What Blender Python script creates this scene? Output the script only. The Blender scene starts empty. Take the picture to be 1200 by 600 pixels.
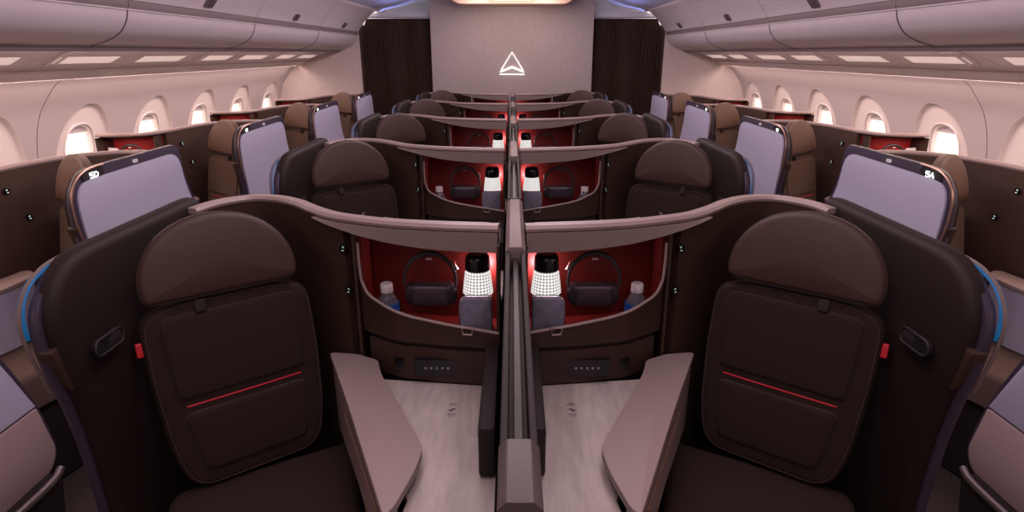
import bpy, bmesh, math, random
from mathutils import Vector
random.seed(4)
C = bpy.context.scene.collection
PI = math.pi

# ------------------------------------------------------------------ materials
def mat(name, col, rough=.5, metal=0.0, emit=None, estr=0.0, noise=0.0, nscale=20.0, bump=0.0, bscale=300.0,
        spec=.5, coat=0.0, sheen=0.0, trans=0.0, stretch=None, col2=None):
    m = bpy.data.materials.new(name); m.use_nodes = True
    nt = m.node_tree; b = nt.nodes['Principled BSDF']
    b.inputs['Base Color'].default_value = (*col, 1)
    b.inputs['Roughness'].default_value = rough
    b.inputs['Metallic'].default_value = metal
    b.inputs['Specular IOR Level'].default_value = spec
    b.inputs['Coat Weight'].default_value = coat
    b.inputs['Sheen Weight'].default_value = sheen
    b.inputs['Transmission Weight'].default_value = trans
    if emit:
        b.inputs['Emission Color'].default_value = (*emit, 1)
        b.inputs['Emission Strength'].default_value = estr
    tc = nt.nodes.new('ShaderNodeTexCoord')
    if noise > 0 or col2:
        mp = nt.nodes.new('ShaderNodeMapping'); nt.links.new(tc.outputs['Object'], mp.inputs[0])
        if stretch: mp.inputs['Scale'].default_value = stretch
        n = nt.nodes.new('ShaderNodeTexNoise'); n.inputs['Scale'].default_value = nscale
        n.inputs['Detail'].default_value = 5
        nt.links.new(mp.outputs[0], n.inputs['Vector'])
        r = nt.nodes.new('ShaderNodeValToRGB')
        c2 = col2 or tuple(c*(1-noise) for c in col)
        r.color_ramp.elements[0].position = .3; r.color_ramp.elements[1].position = .7
        r.color_ramp.elements[0].color = (*c2, 1)
        r.color_ramp.elements[1].color = (*(min(1, c*(1+noise*.5)) for c in col), 1)
        nt.links.new(n.outputs['Fac'], r.inputs[0]); nt.links.new(r.outputs[0], b.inputs['Base Color'])
    if bump > 0:
        n2 = nt.nodes.new('ShaderNodeTexNoise'); n2.inputs['Scale'].default_value = bscale
        nt.links.new(tc.outputs['Object'], n2.inputs['Vector'])
        bp = nt.nodes.new('ShaderNodeBump'); bp.inputs['Strength'].default_value = bump
        bp.inputs['Distance'].default_value = .002
        nt.links.new(n2.outputs['Fac'], bp.inputs['Height']); nt.links.new(bp.outputs[0], b.inputs['Normal'])
    return m

M = {}
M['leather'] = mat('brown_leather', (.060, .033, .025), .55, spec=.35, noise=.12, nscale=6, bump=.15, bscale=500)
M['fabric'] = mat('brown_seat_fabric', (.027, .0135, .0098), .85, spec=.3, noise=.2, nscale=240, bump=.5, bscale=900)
M['leather_w'] = mat('tan_brown_leather', (.165, .098, .072), .5)  # brown leather with the window side's brighter light put into its colour
M['fabric_w'] = mat('tan_brown_fabric', (.105, .062, .045), .8, noise=.15, nscale=240, bump=.4, bscale=900)  # seat fabric lightened the same way, as lit from the windows
M['stitch'] = mat('seam_piping', (.05, .03, .026), .5)
M['red'] = mat('red_trim', (.55, .02, .03), .35)
M['shell'] = mat('dark_brown_partition', (.048, .025, .017), .5, spec=.35, noise=.15, nscale=3)
M['shell_w'] = mat('brown_window_partition', (.080, .045, .032), .45, noise=.12, nscale=3)  # partition brown raised to show the window side better lit
M['redlin_w'] = mat('bright_red_lining', (.50, .020, .020), .55)  # cubby red brightened for the light the lining gets near the windows
M['dark'] = mat('dark_plastic', (.022, .015, .014), .4)
M['pad'] = mat('wing_padding', (.019, .0105, .009), .6, spec=.22, bump=.12, bscale=500)
M['navy'] = mat('navy_frame', (.045, .034, .055), .33)
M['mauve'] = mat('mauve_plastic', (.33, .24, .22), .38, noise=.05, nscale=5)
M['hood'] = mat('hood_plastic', (.175, .125, .115), .4)
M['lav'] = mat('shell_panel', (.45, .42, .53), .5)
M['lower'] = mat('lower_shell_panel', (.40, .28, .27), .5)
M['arm'] = mat('armrest_leather', (.31, .225, .21), .5, bump=.1, bscale=500)
M['bronze'] = mat('bronze_trim', (.42, .25, .18), .3, metal=.7)
M['chrome'] = mat('brushed_metal', (.6, .55, .55), .25, metal=1)
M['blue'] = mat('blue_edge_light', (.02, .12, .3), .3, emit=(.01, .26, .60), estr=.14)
M['glyph'] = mat('lit_marking', (.8, .8, .8), .5, emit=(.85, 1, .95), estr=2.2)
M['glyph_dim'] = mat('backlit_symbol', (.4, .5, .5), .5, emit=(.7, .85, .8), estr=.6)
M['glyph_low'] = mat('faint_symbol', (.4, .5, .5), .4, emit=(.7, .85, .8), estr=.12)
M['dot'] = mat('grey_symbol', (.28, .27, .27), .5)
M['redlin'] = mat('red_lining', (.21, .014, .009), .6, noise=.1, nscale=8)
M['wood'] = mat('pale_oak', (.56, .475, .44), .42, noise=.10, nscale=9, stretch=(6, 1.1, 1), bump=.1, bscale=60, col2=(.44, .365, .34))
M['white'] = mat('white_cap', (.75, .72, .70), .4)
M['bottle'] = mat('clear_plastic', (.55, .46, .44), .12, trans=.75)
M['label'] = mat('blue_label', (.01, .10, .42), .4)
M['kit'] = mat('grey_pouch_fabric', (.17, .165, .22), .45, noise=.25, nscale=60, bump=.3)
M['gold'] = mat('gold_tag', (.5, .35, .08), .3, metal=.8)
M['phone'] = mat('headphone_plastic', (.03, .024, .026), .3)
M['case'] = mat('plum_case', (.045, .030, .040), .35)
M['slot'] = mat('black_slot', (.004, .004, .005), .6)
M['rail'] = mat('divider_metal', (.028, .020, .020), .6, spec=.25)
M['capm'] = mat('end_block_plastic', (.085, .062, .06), .4)
M['black'] = mat('glossy_black', (.008, .007, .008), .15)
M['wall'] = mat('sidewall_panel', (.50, .415, .415), .55, noise=.02, nscale=3)
M['recess'] = mat('window_surround', (.80, .69, .65), .5)  # paler than the sidewall to hold the window light falling on it
M['bin'] = mat('bin_panel', (.63, .54, .56), .5, noise=.02, nscale=3)
M['groove'] = mat('gutter', (.22, .17, .17), .5)
M['seam'] = mat('seam_line', (.16, .11, .11), .6)
M['latch'] = mat('bin_latch', (.10, .075, .08), .4)
M['ceil'] = mat('ceiling_panel', (.62, .60, .66), .6)
M['weave'] = mat('woven_wall_covering', (.46, .38, .37), .8, noise=.14, nscale=30, stretch=(1, 1, 4), bump=.4, bscale=260)
M['bulk'] = mat('pale_bulkhead_fabric', (.64, .53, .50), .8, noise=.05, nscale=30, bump=.2, bscale=200)
M['curtain'] = mat('dark_ribbed_wood', (.036, .017, .011), .6, spec=.2, noise=.45, nscale=14, stretch=(7, 1, .2))
M['carpet'] = mat('carpet', (.06, .04, .036), .95, noise=.5, nscale=60, stretch=(6, .6, 1), bump=.5, bscale=400)
M['lens'] = mat('downlight_lens', (.9, .8, .8), .5, emit=(1, .76, .68), estr=.4)  # glow put into patches for light reflected off the panel
M['cove'] = mat('cove_light_strip', (.9, .8, .8), .5, emit=(1, .62, .50), estr=9)
M['neon'] = mat('lit_emblem', (1, 1, 1), .5, emit=(1, .97, .94), estr=1.6)
M['orange'] = mat('warm_housing', (.50, .33, .26), .45)
M['orange_in'] = mat('warm_housing_panel', (.80, .60, .50), .4, emit=(1, .7, .5), estr=.12)
M['shade'] = mat('window_blind', (.72, .64, .62), .6)
M['diff'] = None

def lamp_material():
    m = bpy.data.materials.new('perforated_diffuser'); m.use_nodes = True
    nt = m.node_tree; b = nt.nodes['Principled BSDF']
    tc = nt.nodes.new('ShaderNodeTexCoord')
    mp = nt.nodes.new('ShaderNodeMapping'); nt.links.new(tc.outputs['UV'], mp.inputs[0])
    mp.inputs['Scale'].default_value = (26, 9, 1)
    v = nt.nodes.new('ShaderNodeTexVoronoi'); v.inputs['Randomness'].default_value = 0
    v.inputs['Scale'].default_value = 1
    nt.links.new(mp.outputs[0], v.inputs['Vector'])
    r = nt.nodes.new('ShaderNodeValToRGB')
    r.color_ramp.elements[0].position = .30; r.color_ramp.elements[1].position = .5
    r.color_ramp.elements[0].color = (1, .97, .94, 1); r.color_ramp.elements[1].color = (.20, .18, .18, 1)
    nt.links.new(v.outputs['Distance'], r.inputs[0])
    nt.links.new(r.outputs[0], b.inputs['Emission Color'])
    b.inputs['Emission Strength'].default_value = 1.1
    b.inputs['Base Color'].default_value = (.3, .3, .3, 1)
    return m
M['diff'] = lamp_material()

def glass_material():
    m = bpy.data.materials.new('window_glass'); m.use_nodes = True
    nt = m.node_tree; nt.nodes.clear()
    o = nt.nodes.new('ShaderNodeOutputMaterial'); mx = nt.nodes.new('ShaderNodeMixShader')
    t = nt.nodes.new('ShaderNodeBsdfTransparent'); g = nt.nodes.new('ShaderNodeBsdfGlossy')
    g.inputs['Roughness'].default_value = .05; mx.inputs[0].default_value = .06
    t.inputs[0].default_value = (1, .97, .95, 1)
    nt.links.new(t.outputs[0], mx.inputs[1]); nt.links.new(g.outputs[0], mx.inputs[2]); nt.links.new(mx.outputs[0], o.inputs[0])
    return m
M['glass'] = glass_material()

# ------------------------------------------------------------------ mesh builder
class MB:
    def __init__(s): s.v = []; s.f = []; s.uv = None
    def add(s, vs, fs):
        n = len(s.v); s.v += [tuple(p) for p in vs]; s.f += [tuple(i+n for i in f) for f in fs]; return s
    def box(s, x0, x1, y0, y1, z0, z1):
        vs = [(x, y, z) for z in (z0, z1) for y in (y0, y1) for x in (x0, x1)]
        return s.add(vs, [(0, 2, 3, 1), (4, 5, 7, 6), (0, 1, 5, 4), (2, 6, 7, 3), (0, 4, 6, 2), (1, 3, 7, 5)])
    def prism(s, poly, c0, c1, plane='xy'):
        def mk(a, b, c): return {'xy': (a, b, c), 'xz': (a, c, b), 'yz': (c, a, b)}[plane]
        n = len(poly); vs = [mk(a, b, c0) for a, b in poly] + [mk(a, b, c1) for a, b in poly]
        fs = [tuple(range(n))[::-1], tuple(range(n, 2*n))] + [(i, (i+1) % n, n+(i+1) % n, n+i) for i in range(n)]
        return s.add(vs, fs)
    def tube(s, pts, r, n=8, closed=False, rs=None):
        P = [Vector(p) for p in pts]; m = len(P); vs = []; prev = None
        for i, p in enumerate(P):
            a = P[(i-1) % m] if (closed or i > 0) else P[i]
            b = P[(i+1) % m] if (closed or i < m-1) else P[i]
            t = (b-a).normalized()
            if prev is None:
                u = t.cross(Vector((0, 0, 1)));
                if u.length < .1: u = t.cross(Vector((1, 0, 0)))
            else: u = prev - t*prev.dot(t)
            u.normalize(); prev = u; w = t.cross(u); rr = rs[i] if rs else r
            for k in range(n):
                an = 2*PI*k/n; vs.append(p+(u*math.cos(an)+w*math.sin(an))*rr)
        fs = []
        for i in range(m if closed else m-1):
            j = (i+1) % m
            for k in range(n): l = (k+1) % n; fs.append((i*n+k, i*n+l, j*n+l, j*n+k))
        if not closed: fs += [tuple(range(n))[::-1], tuple((m-1)*n+k for k in range(n))]
        return s.add(vs, fs)
    def lathe(s, prof, c, n=24, cap=True):
        vs = []; fs = []
        for r, z in prof:
            for k in range(n): a = 2*PI*k/n; vs.append((c[0]+r*math.cos(a), c[1]+r*math.sin(a), c[2]+z))
        m = len(prof)
        for i in range(m-1):
            for k in range(n): l = (k+1) % n; fs.append((i*n+k, i*n+l, (i+1)*n+l, (i+1)*n+k))
        if cap: fs += [tuple(range(n))[::-1], tuple((m-1)*n+k for k in range(n))]
        return s.add(vs, fs)
    def sweep(s, path, prof):            # path [(x,y)], prof [(offset, z)] closed; prof may be a function of i
        m = len(path); nrm = []
        for i in range(m):
            a = Vector(path[max(0, i-1)]); b = Vector(path[min(m-1, i+1)]); t = (b-a).normalized()
            nrm.append(Vector((-t.y, t.x)))
        vs = []; n = None
        for i in range(m):
            pr = prof(i) if callable(prof) else prof; n = len(pr)
            for o, z in pr:
                q = Vector(path[i])+nrm[i]*o; vs.append((q.x, q.y, z))
        fs = [tuple(range(n))[::-1], tuple((m-1)*n+k for k in range(n))]
        for i in range(m-1):
            for k in range(n): l = (k+1) % n; fs.append((i*n+k, i*n+l, (i+1)*n+l, (i+1)*n+k))
        return s.add(vs, fs)
    def pillow(s, outline, O, ax, ay, an, base, edge, puff=0.0, back=None):
        """outline 2D (CCW), extruded along an: straight wall 'base', rounded edge radius 'edge', puffed centre."""
        O, ax, ay, an = map(Vector, (O, ax, ay, an)); n = len(outline)
        pts = [Vector(p) for p in outline]; inn = []
        for i in range(n):
            t = (pts[(i+1) % n]-pts[i-1]).normalized(); inn.append(Vector((-t.y, t.x)))
        c = sum(pts, Vector((0, 0)))/n
        rings = [([p for p in pts], 0.0)]
        for k in range(5):
            a = k/4*PI/2; d = edge*(1-math.cos(a)); h = base+edge*math.sin(a)
            rings.append(([p+q*d for p, q in zip(pts, inn)], h))
        last = rings[-1][0]
        for sc in (.9, .75, .55, .3): rings.append(([c+(p-c)*sc for p in last], base+edge+puff*(1-sc*sc)))
        vs = []
        for r, h in rings:
            for p in r: vs.append(O+ax*p.x+ay*p.y+an*h)
        m = len(rings); fs = [tuple(range(n))[::-1]]
        for i in range(m-1):
            for k in range(n): l = (k+1) % n; fs.append((i*n+k, i*n+l, (i+1)*n+l, (i+1)*n+k))
        vs.append(O+ax*c.x+ay*c.y+an*(base+edge+puff)); q = m*n
        for k in range(n): fs.append(((m-1)*n+k, (m-1)*n+(k+1) % n, q))
        return s.add(vs, fs)
    def mesh(s, name, m, flip=False, bevel=0.0, off=(0, 0, 0), mx=1, smooth=True, seg=2):
        vs = [(mx*(x-off[0]), y-off[1], z-off[2]) for x, y, z in s.v]
        me = bpy.data.meshes.new(name); me.from_pydata(vs, [], s.f); me.update()
        bm = bmesh.new(); bm.from_mesh(me)
        bmesh.ops.recalc_face_normals(bm, faces=bm.faces)
        if bevel > 0:
            es = [e for e in bm.edges if len(e.link_faces) == 2 and e.calc_face_angle(0) > .5]
            bmesh.ops.bevel(bm, geom=es, offset=bevel, segments=seg, affect='EDGES', profile=.5, clamp_overlap=True)
        bm.to_mesh(me); bm.free()
        if smooth:
            for p in me.polygons: p.use_smooth = True
            me.set_sharp_from_angle(angle=math.radians(38))
        me.materials.append(m)
        return me

def rnd(poly, r, seg=5):
    """round the corners of a polygon; r a number or one per corner"""
    n = len(poly); out = []
    for i, p in enumerate(poly):
        ri = r[i] if isinstance(r, (list, tuple)) else r
        p = Vector(p); a = Vector(poly[i-1])-p; b = Vector(poly[(i+1) % n])-p
        ri = min(ri, a.length*.49, b.length*.49)
        if ri < 1e-4: out.append(tuple(p)); continue
        A = p+a.normalized()*ri; B = p+b.normalized()*ri
        for k in range(seg+1):
            t = k/seg; q = A*(1-t)**2+p*2*t*(1-t)+B*t*t; out.append((q.x, q.y))
    return out
def resample(pts, n, closed=False):
    P = [Vector(p) for p in pts]
    if closed: P.append(P[0])
    L = [0]
    for a, b in zip(P, P[1:]): L.append(L[-1]+(b-a).length)
    out = []; j = 0
    for i in range(n):
        t = L[-1]*i/(n if closed else n-1)
        while j < len(L)-2 and L[j+1] < t: j += 1
        d = L[j+1]-L[j]; f = 0 if d == 0 else (t-L[j])/d
        out.append(tuple(P[j].lerp(P[j+1], min(1, f))))
    return out
def spline(pts, per=6):
    P = [Vector(p) for p in pts]; out = []
    for i in range(len(P)-1):
        p0 = P[max(0, i-1)]; p1 = P[i]; p2 = P[i+1]; p3 = P[min(len(P)-1, i+2)]
        for k in range(per):
            t = k/per
            q = ((p1*2)+(p2-p0)*t+(p0*2-p1*5+p2*4-p3)*t*t+(p1*3-p0-p2*3+p3)*t*t*t)*.5
            out.append(tuple(q))
    out.append(tuple(P[-1])); return out
def interp(tab, x):
    if x <= tab[0][0]: return tab[0][1]
    for (a, fa), (b, fb) in zip(tab, tab[1:]):
        if x <= b: return fa+(fb-fa)*(x-a)/(b-a)
    return tab[-1][1]

# ------------------------------------------------------------------ object helpers
def props(o, label=None, cat=None, group=None, kind=None):
    if label: o['label'] = label
    if cat: o['category'] = cat
    if group: o['group'] = group
    if kind: o['kind'] = kind
    return o
class Thing:
    """an Empty at the thing's base with mesh parts; shapes are given in suite coordinates (x from the centre, y from the row line)"""
    def __init__(s, name, base=(0, 0, 0), mx=1):
        s.root = bpy.data.objects.new(name, None); C.objects.link(s.root)
        s.root.empty_display_size = .05; s.base = base; s.mx = mx
    def part(s, name, mb, m, bevel=0.0, parent=None, label=None, smooth=True, seg=2):
        me = mb.mesh(name, M[m], bevel=bevel, off=s.base, mx=s.mx, smooth=smooth, seg=seg)
        o = bpy.data.objects.new(name, me); C.objects.link(o); o.parent = parent or s.root
        if label: o['label'] = label
        return o
    def place(s, ox, oy, oz=0):
        s.root.location = (ox+s.mx*s.base[0], oy+s.base[1], oz+s.base[2]); return s
def copy_tree(o, parent=None):
    c = o.copy(); C.objects.link(c); c.parent = parent
    for ch in list(o.children): copy_tree(ch, c)
    return c
def struct(name, mb, m, bevel=0.0, parent=None, smooth=True, loc=(0, 0, 0)):
    me = mb.mesh(name, M[m], bevel=bevel, off=loc, smooth=smooth)
    o = bpy.data.objects.new(name, me); C.objects.link(o); o.location = loc
    if parent: o.parent = parent; o.location = (0, 0, 0)
    else: o['kind'] = 'structure'
    return o

PITCH = 1.29
ROW0 = 1.466
WROW0 = 1.07
XM = 2.404

# ------------------------------------------------------------------ the suite: curved partition + wing shell
PATH_C = [(.884, .17), (.868, .24), (.835, .295), (.777, .335), (.70, .322), (.62, .265), (.557, .195), (.50, .140), (.454, .108), (.385, .076), (.29, .042), (.17, .018), (.034, .004)]
PATH_W = [(.884, .17), (.868, .24), (.835, .295), (.777, .335), (.70, .335), (.64, .31), (.60, .275), (.54, .21), (.495, .06), (.478, -.08), (.465, -.21), (.44, -.30), (.39, -.345), (.30, -.37), (.20, -.375)]
def pathv(win, x):
    t = sorted((a, b) for a, b in (PATH_W if win else PATH_C)); return interp(t, x)

def build_shell(win, mx, sign):
    t = Thing('suite_shell', (.80, .1, 0), mx)
    P = spline(PATH_W if win else PATH_C, 5)
    body = [p for p in P if p[0] >= (.464 if win else .432)]
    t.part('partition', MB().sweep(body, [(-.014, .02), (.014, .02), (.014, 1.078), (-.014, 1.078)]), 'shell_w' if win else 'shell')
    # top cap, broad near the divider, narrower behind the head
    t.part('top_rail', MB().sweep(P, lambda i: [(-.020, 1.0785), (.016, 1.0785), (.018, 1.086), (.012, 1.094), (-.014, 1.094), (-.021, 1.088)]), 'mauve')
    # padded wing (inside face towards the seat)
    zt = 1.118 if win else 1.112
    wing = rnd([(-.325, .10), (-.322, .50), (-.335, .74), (-.374, .93), (-.372, 1.03), (-.31, zt-.012), (-.25, zt), (.262, zt), (.27, .10)], [.02, .3, .2, .2, .07, .05, .06, .04, .02])
    wing = resample(wing, 90, True)
    # CW in (v,z)? make CCW for the inward normal test
    ar = sum(a[0]*b[1]-b[0]*a[1] for a, b in zip(wing, wing[1:]+wing[:1]))
    if ar < 0: wing = wing[::-1]
    t.part('wing_pad', MB().pillow(wing, (.932, 0, 0), (0, 1, 0), (0, 0, 1), (-1, 0, 0), .016, .022, .006), 'pad')
    # frame sheet behind it, a little larger
    zf = 1.126 if win else 1.096
    bx_ = .07 if win else 0
    fr = rnd([(-.325, .10), (-.330, .50), (-.343, .74), (-.386, .93), (-.384, zf-.075), (-.31, zf-.008), (-.24, zf), (.255+bx_, zf), (.275+bx_, .95), (.48, .71), (.57, .474), (.60, .29), (.56, .24), (.38, .215), (-.3, .10)],
             [.02, .3, .2, .2, .06, .06, .06, .05, .1, .1, .1, .06, .04, .1, .02])
    t.part('frame', MB().prism(fr, .922, .944, 'yz'), 'navy', bevel=.004)
    up = rnd([(-.305, .478), (-.322, .74), (-.362, .92), (-.360, zf-.040), (.235+bx_, zf-.033), (.25+bx_, .93), (.46, .70), (.55, .478)],
             [.003, .2, .2, .09, .09, .12, .1, .003])
    t.part('outer_panel', MB().prism(up, .940, .951, 'yz'), 'lav', bevel=.004, label='pale lavender outer panel')
    lo = rnd([(-.30, .225), (-.305, .468), (.553, .468), (.585, .30), (.55, .25), (.39, .225)], [.03, .003, .003, .07, .05, .05])
    t.part('lower_panel', MB().prism(lo, .940, .951, 'yz'), 'lower', bevel=.004, label='pinkish lower panel')
    bar = spline([(1.0, .525, .275), (1.006, .47, .262), (1.006, .3, .26), (1.0, -.30, .26)], 5)
    t.part('kick_bar', MB().tube(bar, .011, 8), 'chrome', label='silver kick bar')
    t.part('plinth', MB().prism([(-.32, .0), (.48, .0), (.53, .25), (-.32, .25)], .926, .996, 'yz'), 'dark', bevel=.004)
    # bright edge trim that follows the top and front of the shell
    tr = [(-.20, zf+.003), (-.25, zf+.002), (-.31, zf-.006), (-.362, zf-.035), (-.390, zf-.085), (-.391, .96), (-.378, .90), (-.362, .84)]
    tr = spline(tr, 5)
    t.part('edge_trim', MB().tube([(.950, a, b-.003) for a, b in tr], .0038, 6), 'bronze' if win else 'hood', label='thin bronze edge trim' if win else None)
    # blue highlight on the outer top corner, painted as a glowing line
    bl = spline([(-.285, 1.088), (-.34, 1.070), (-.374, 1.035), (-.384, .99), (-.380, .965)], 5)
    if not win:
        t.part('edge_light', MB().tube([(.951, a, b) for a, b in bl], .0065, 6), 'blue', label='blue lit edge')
    # catch on the front edge and the recessed handle
    t.part('door_catch', MB().prism(rnd([(-.357, .835), (-.389, .94), (-.352, .945), (-.325, .84)], .008), .906, .940, 'yz'), 'shell', bevel=.004)
    if True:
        hc = (-.265, .905)
        ring = []
        for k in range(28):
            a = 2*PI*k/28; ca, sa = math.cos(a), math.sin(a)
            y = (.030 if ca > 0 else -.030)+.018*ca; z = .018*sa
            ring.append((.874, hc[0]+y, hc[1]+z))
        t.part('handle_ring', MB().tube(ring, .003, 6, closed=True), 'rail', label='oval recessed handle')
        g = [(p[1], p[2]) for p in ring]
        t.part('handle_recess', MB().prism(g, .8735, .883, 'yz'), 'slot')
        g2 = [(hc[0]+.016+(.012 if math.cos(2*PI*k/20) > 0 else -.004)+.015*math.cos(2*PI*k/20), hc[1]+.015*math.sin(2*PI*k/20)) for k in range(20)]
        t.part('handle_button', MB().prism(g2, .873, .880, 'yz'), 'rail', bevel=.002)
    # top band sign
    if win:
        pl = t.part('sign_plate', MB().prism(rnd([(-.315, 1.080), (-.315, 1.108), (-.20, 1.118), (-.20, 1.090)], .012), .944, .949, 'yz'), 'rail')
        g = MB()
        if sign:
            S = {'5': [(1, 1), (0, 1), (0, .55), (.8, .55), (1, .35), (.8, 0), (0, 0)], 'A': [(0, 0), (.5, 1), (1, 0), (.78, .4), (.22, .4)],
                 'D': [(0, 0), (0, 1), (.6, 1), (1, .7), (1, .3), (.6, 0), (0, 0)]}
            for ci, ch in enumerate(sign):
                # reading direction: along the aisle, mirrored with the side
                dr = 1 if mx > 0 else -1
                y0 = -.257-.021+ci*.024 if dr > 0 else -.257+.021-ci*.024
                pts = [(.9505, y0+dr*a*.018, 1.090+b*.017) for a, b in S[ch]]
                g.tube(pts, .0021, 5)
        else:
            g.prism(rnd([(-.272, 1.091), (-.272, 1.106), (-.245, 1.108), (-.245, 1.093)], .006), .949, .951, 'yz')
        t.part('seat_number', g, 'glyph', parent=pl, label='white lit seat number' if sign else 'white lit sign')
        t.part('status_light', MB().prism(rnd([(-.02, 1.098), (-.02, 1.111), (.012, 1.111), (.012, 1.098)], .004), .944, .947, 'yz'), 'white')
    return t

# ------------------------------------------------------------------ the seat
def build_seat(win, mx):
    t = Thing('airline_seat', (.66, -.05, 0), mx)
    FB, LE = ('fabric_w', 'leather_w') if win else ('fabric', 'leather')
    al = math.radians(38); tau = math.radians(11)
    r = Vector((math.cos(al), -math.sin(al), 0)); f = Vector((-math.sin(al), -math.cos(al), 0))
    up = Vector((0, 0, 1))*math.cos(tau)-f*math.sin(tau); n = f*math.cos(tau)+Vector((0, 0, 1))*math.sin(tau)
    B = Vector((.658, -.115, .465))
    def loc(a, b, c=0): return B+r*a+up*b+n*c
    outl = rnd([(-.160, 0), (.160, 0), (.190, .10), (.205, .30), (.202, .455), (.12, .478), (-.12, .478), (-.202, .455), (-.205, .30), (-.190, .10)],
               [.06, .06, .1, .1, .04, .03, .03, .04, .1, .1])
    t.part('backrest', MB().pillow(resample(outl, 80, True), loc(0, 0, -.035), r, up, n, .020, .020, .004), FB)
    bk = t.root.children[-1] if False else [c for c in t.root.children if c.name.startswith('backrest')][0]
    # quilted pads and their piping
    o1 = resample(rnd([(-.155, .238), (.155, .238), (.165, .445), (-.165, .445)], [.02, .02, .03, .03]), 60, True)
    t.part('upper_pad', MB().pillow(o1, loc(0, 0, .003), r, up, n, .004, .008, .003), FB, parent=bk)
    o2 = resample(rnd([(-.128, .045), (.128, .045), (.150, .202), (-.150, .202)], [.03, .03, .02, .02]), 60, True)
    t.part('lower_pad', MB().pillow(o2, loc(0, 0, .003), r, up, n, .004, .008, .003), FB, parent=bk)
    sm = MB()
    for o in (o1, o2): sm.tube([loc(a, b, .008) for a, b in resample(o, 60, True)], .0016, 5, closed=True)
    big = [(a*.955, .24+(b-.24)*.965) for a, b in resample(outl, 80, True)]
    sm.tube([loc(a, b, .002) for a, b in big], .0018, 5, closed=True)
    t.part('piping', sm, 'stitch', parent=bk)
    t.part('accent_stripe', MB().tube([loc(-.140, .220, .0065), loc(0, .220, .0085), loc(.140, .220, .0065)], .0028, 6), 'red', parent=bk, label='thin red stripe across the backrest')
    t.part('loop_tag', MB().pillow(rnd([(.055, .445), (.080, .445), (.080, .475), (.055, .475)], .006), loc(0, 0, .014), r, up, n, .004, .002), 'rail', parent=bk, label='small grey tag')
    # headrest
    hh = [(-.158, 0), (.158, 0), (.176, .03)]
    arc = [(.182*math.cos(a), .036+.158*math.sin(a)) for a in [PI*k/18 for k in range(19)]]
    ho = resample(rnd([(-.176, 0), (.176, 0)]+arc, [.03, .03]+[.0]*19, 5), 80, True)
    O = loc(.008, .482, -.008)
    ho = [(a*1.0, b*1.02) for a, b in ho]
    nh = (n*.985-up*.03).normalized()
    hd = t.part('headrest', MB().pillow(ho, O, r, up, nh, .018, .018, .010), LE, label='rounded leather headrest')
    hp = [(a*.992, .09+(b-.09)*.985) for a, b in ho]
    t.part('headrest_piping', MB().tube([O+r*a+up*b+nh*.024 for a, b in hp], .002, 5, closed=True), 'stitch', parent=hd)
    # shoulder strap anchor, red
    t.part('belt_anchor', MB().pillow(rnd([(0, 0), (.014, 0), (.014, .034), (0, .034)], .004), loc(.203, .365, -.012), r, up, n, .010, .003), 'red', label='red seat belt anchor')
    # cushion
    cu = rnd([(.45, .03), (.86, -.20), (.60, -.84), (.25, -.65), ], [.03, .05, .08, .05]) if not win else rnd([(.53, -.04), (.86, -.20), (.66, -.84), (.45, -.70)], [.03, .05, .08, .05])
    cu = resample(cu[::-1] if False else cu, 70, True)
    ar = sum(a[0]*b[1]-b[0]*a[1] for a, b in zip(cu, cu[1:]+cu[:1]))
    if ar < 0: cu = cu[::-1]
    t.part('seat_cushion', MB().pillow(cu, (0, 0, .33), (1, 0, 0), (0, 1, 0), (0, 0, 1), .10, .03, .006), FB)
    t.part('seat_base', MB().prism(rnd([(.47, -.12), (.80, -.28), (.60, -.80), (.285, -.63)] if not win else [(.55, -.12), (.80, -.28), (.65, -.80), (.48, -.68)], .03), .01, .328), 'dark')
    t.part('back_shell', MB().prism([tuple((B+r*a+f*c)[:2]) for a, c in ((-.14, -.04), (.14, -.04), (.12, -.09), (-.12, -.09))], .05, .46), 'dark')
    return t

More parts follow.
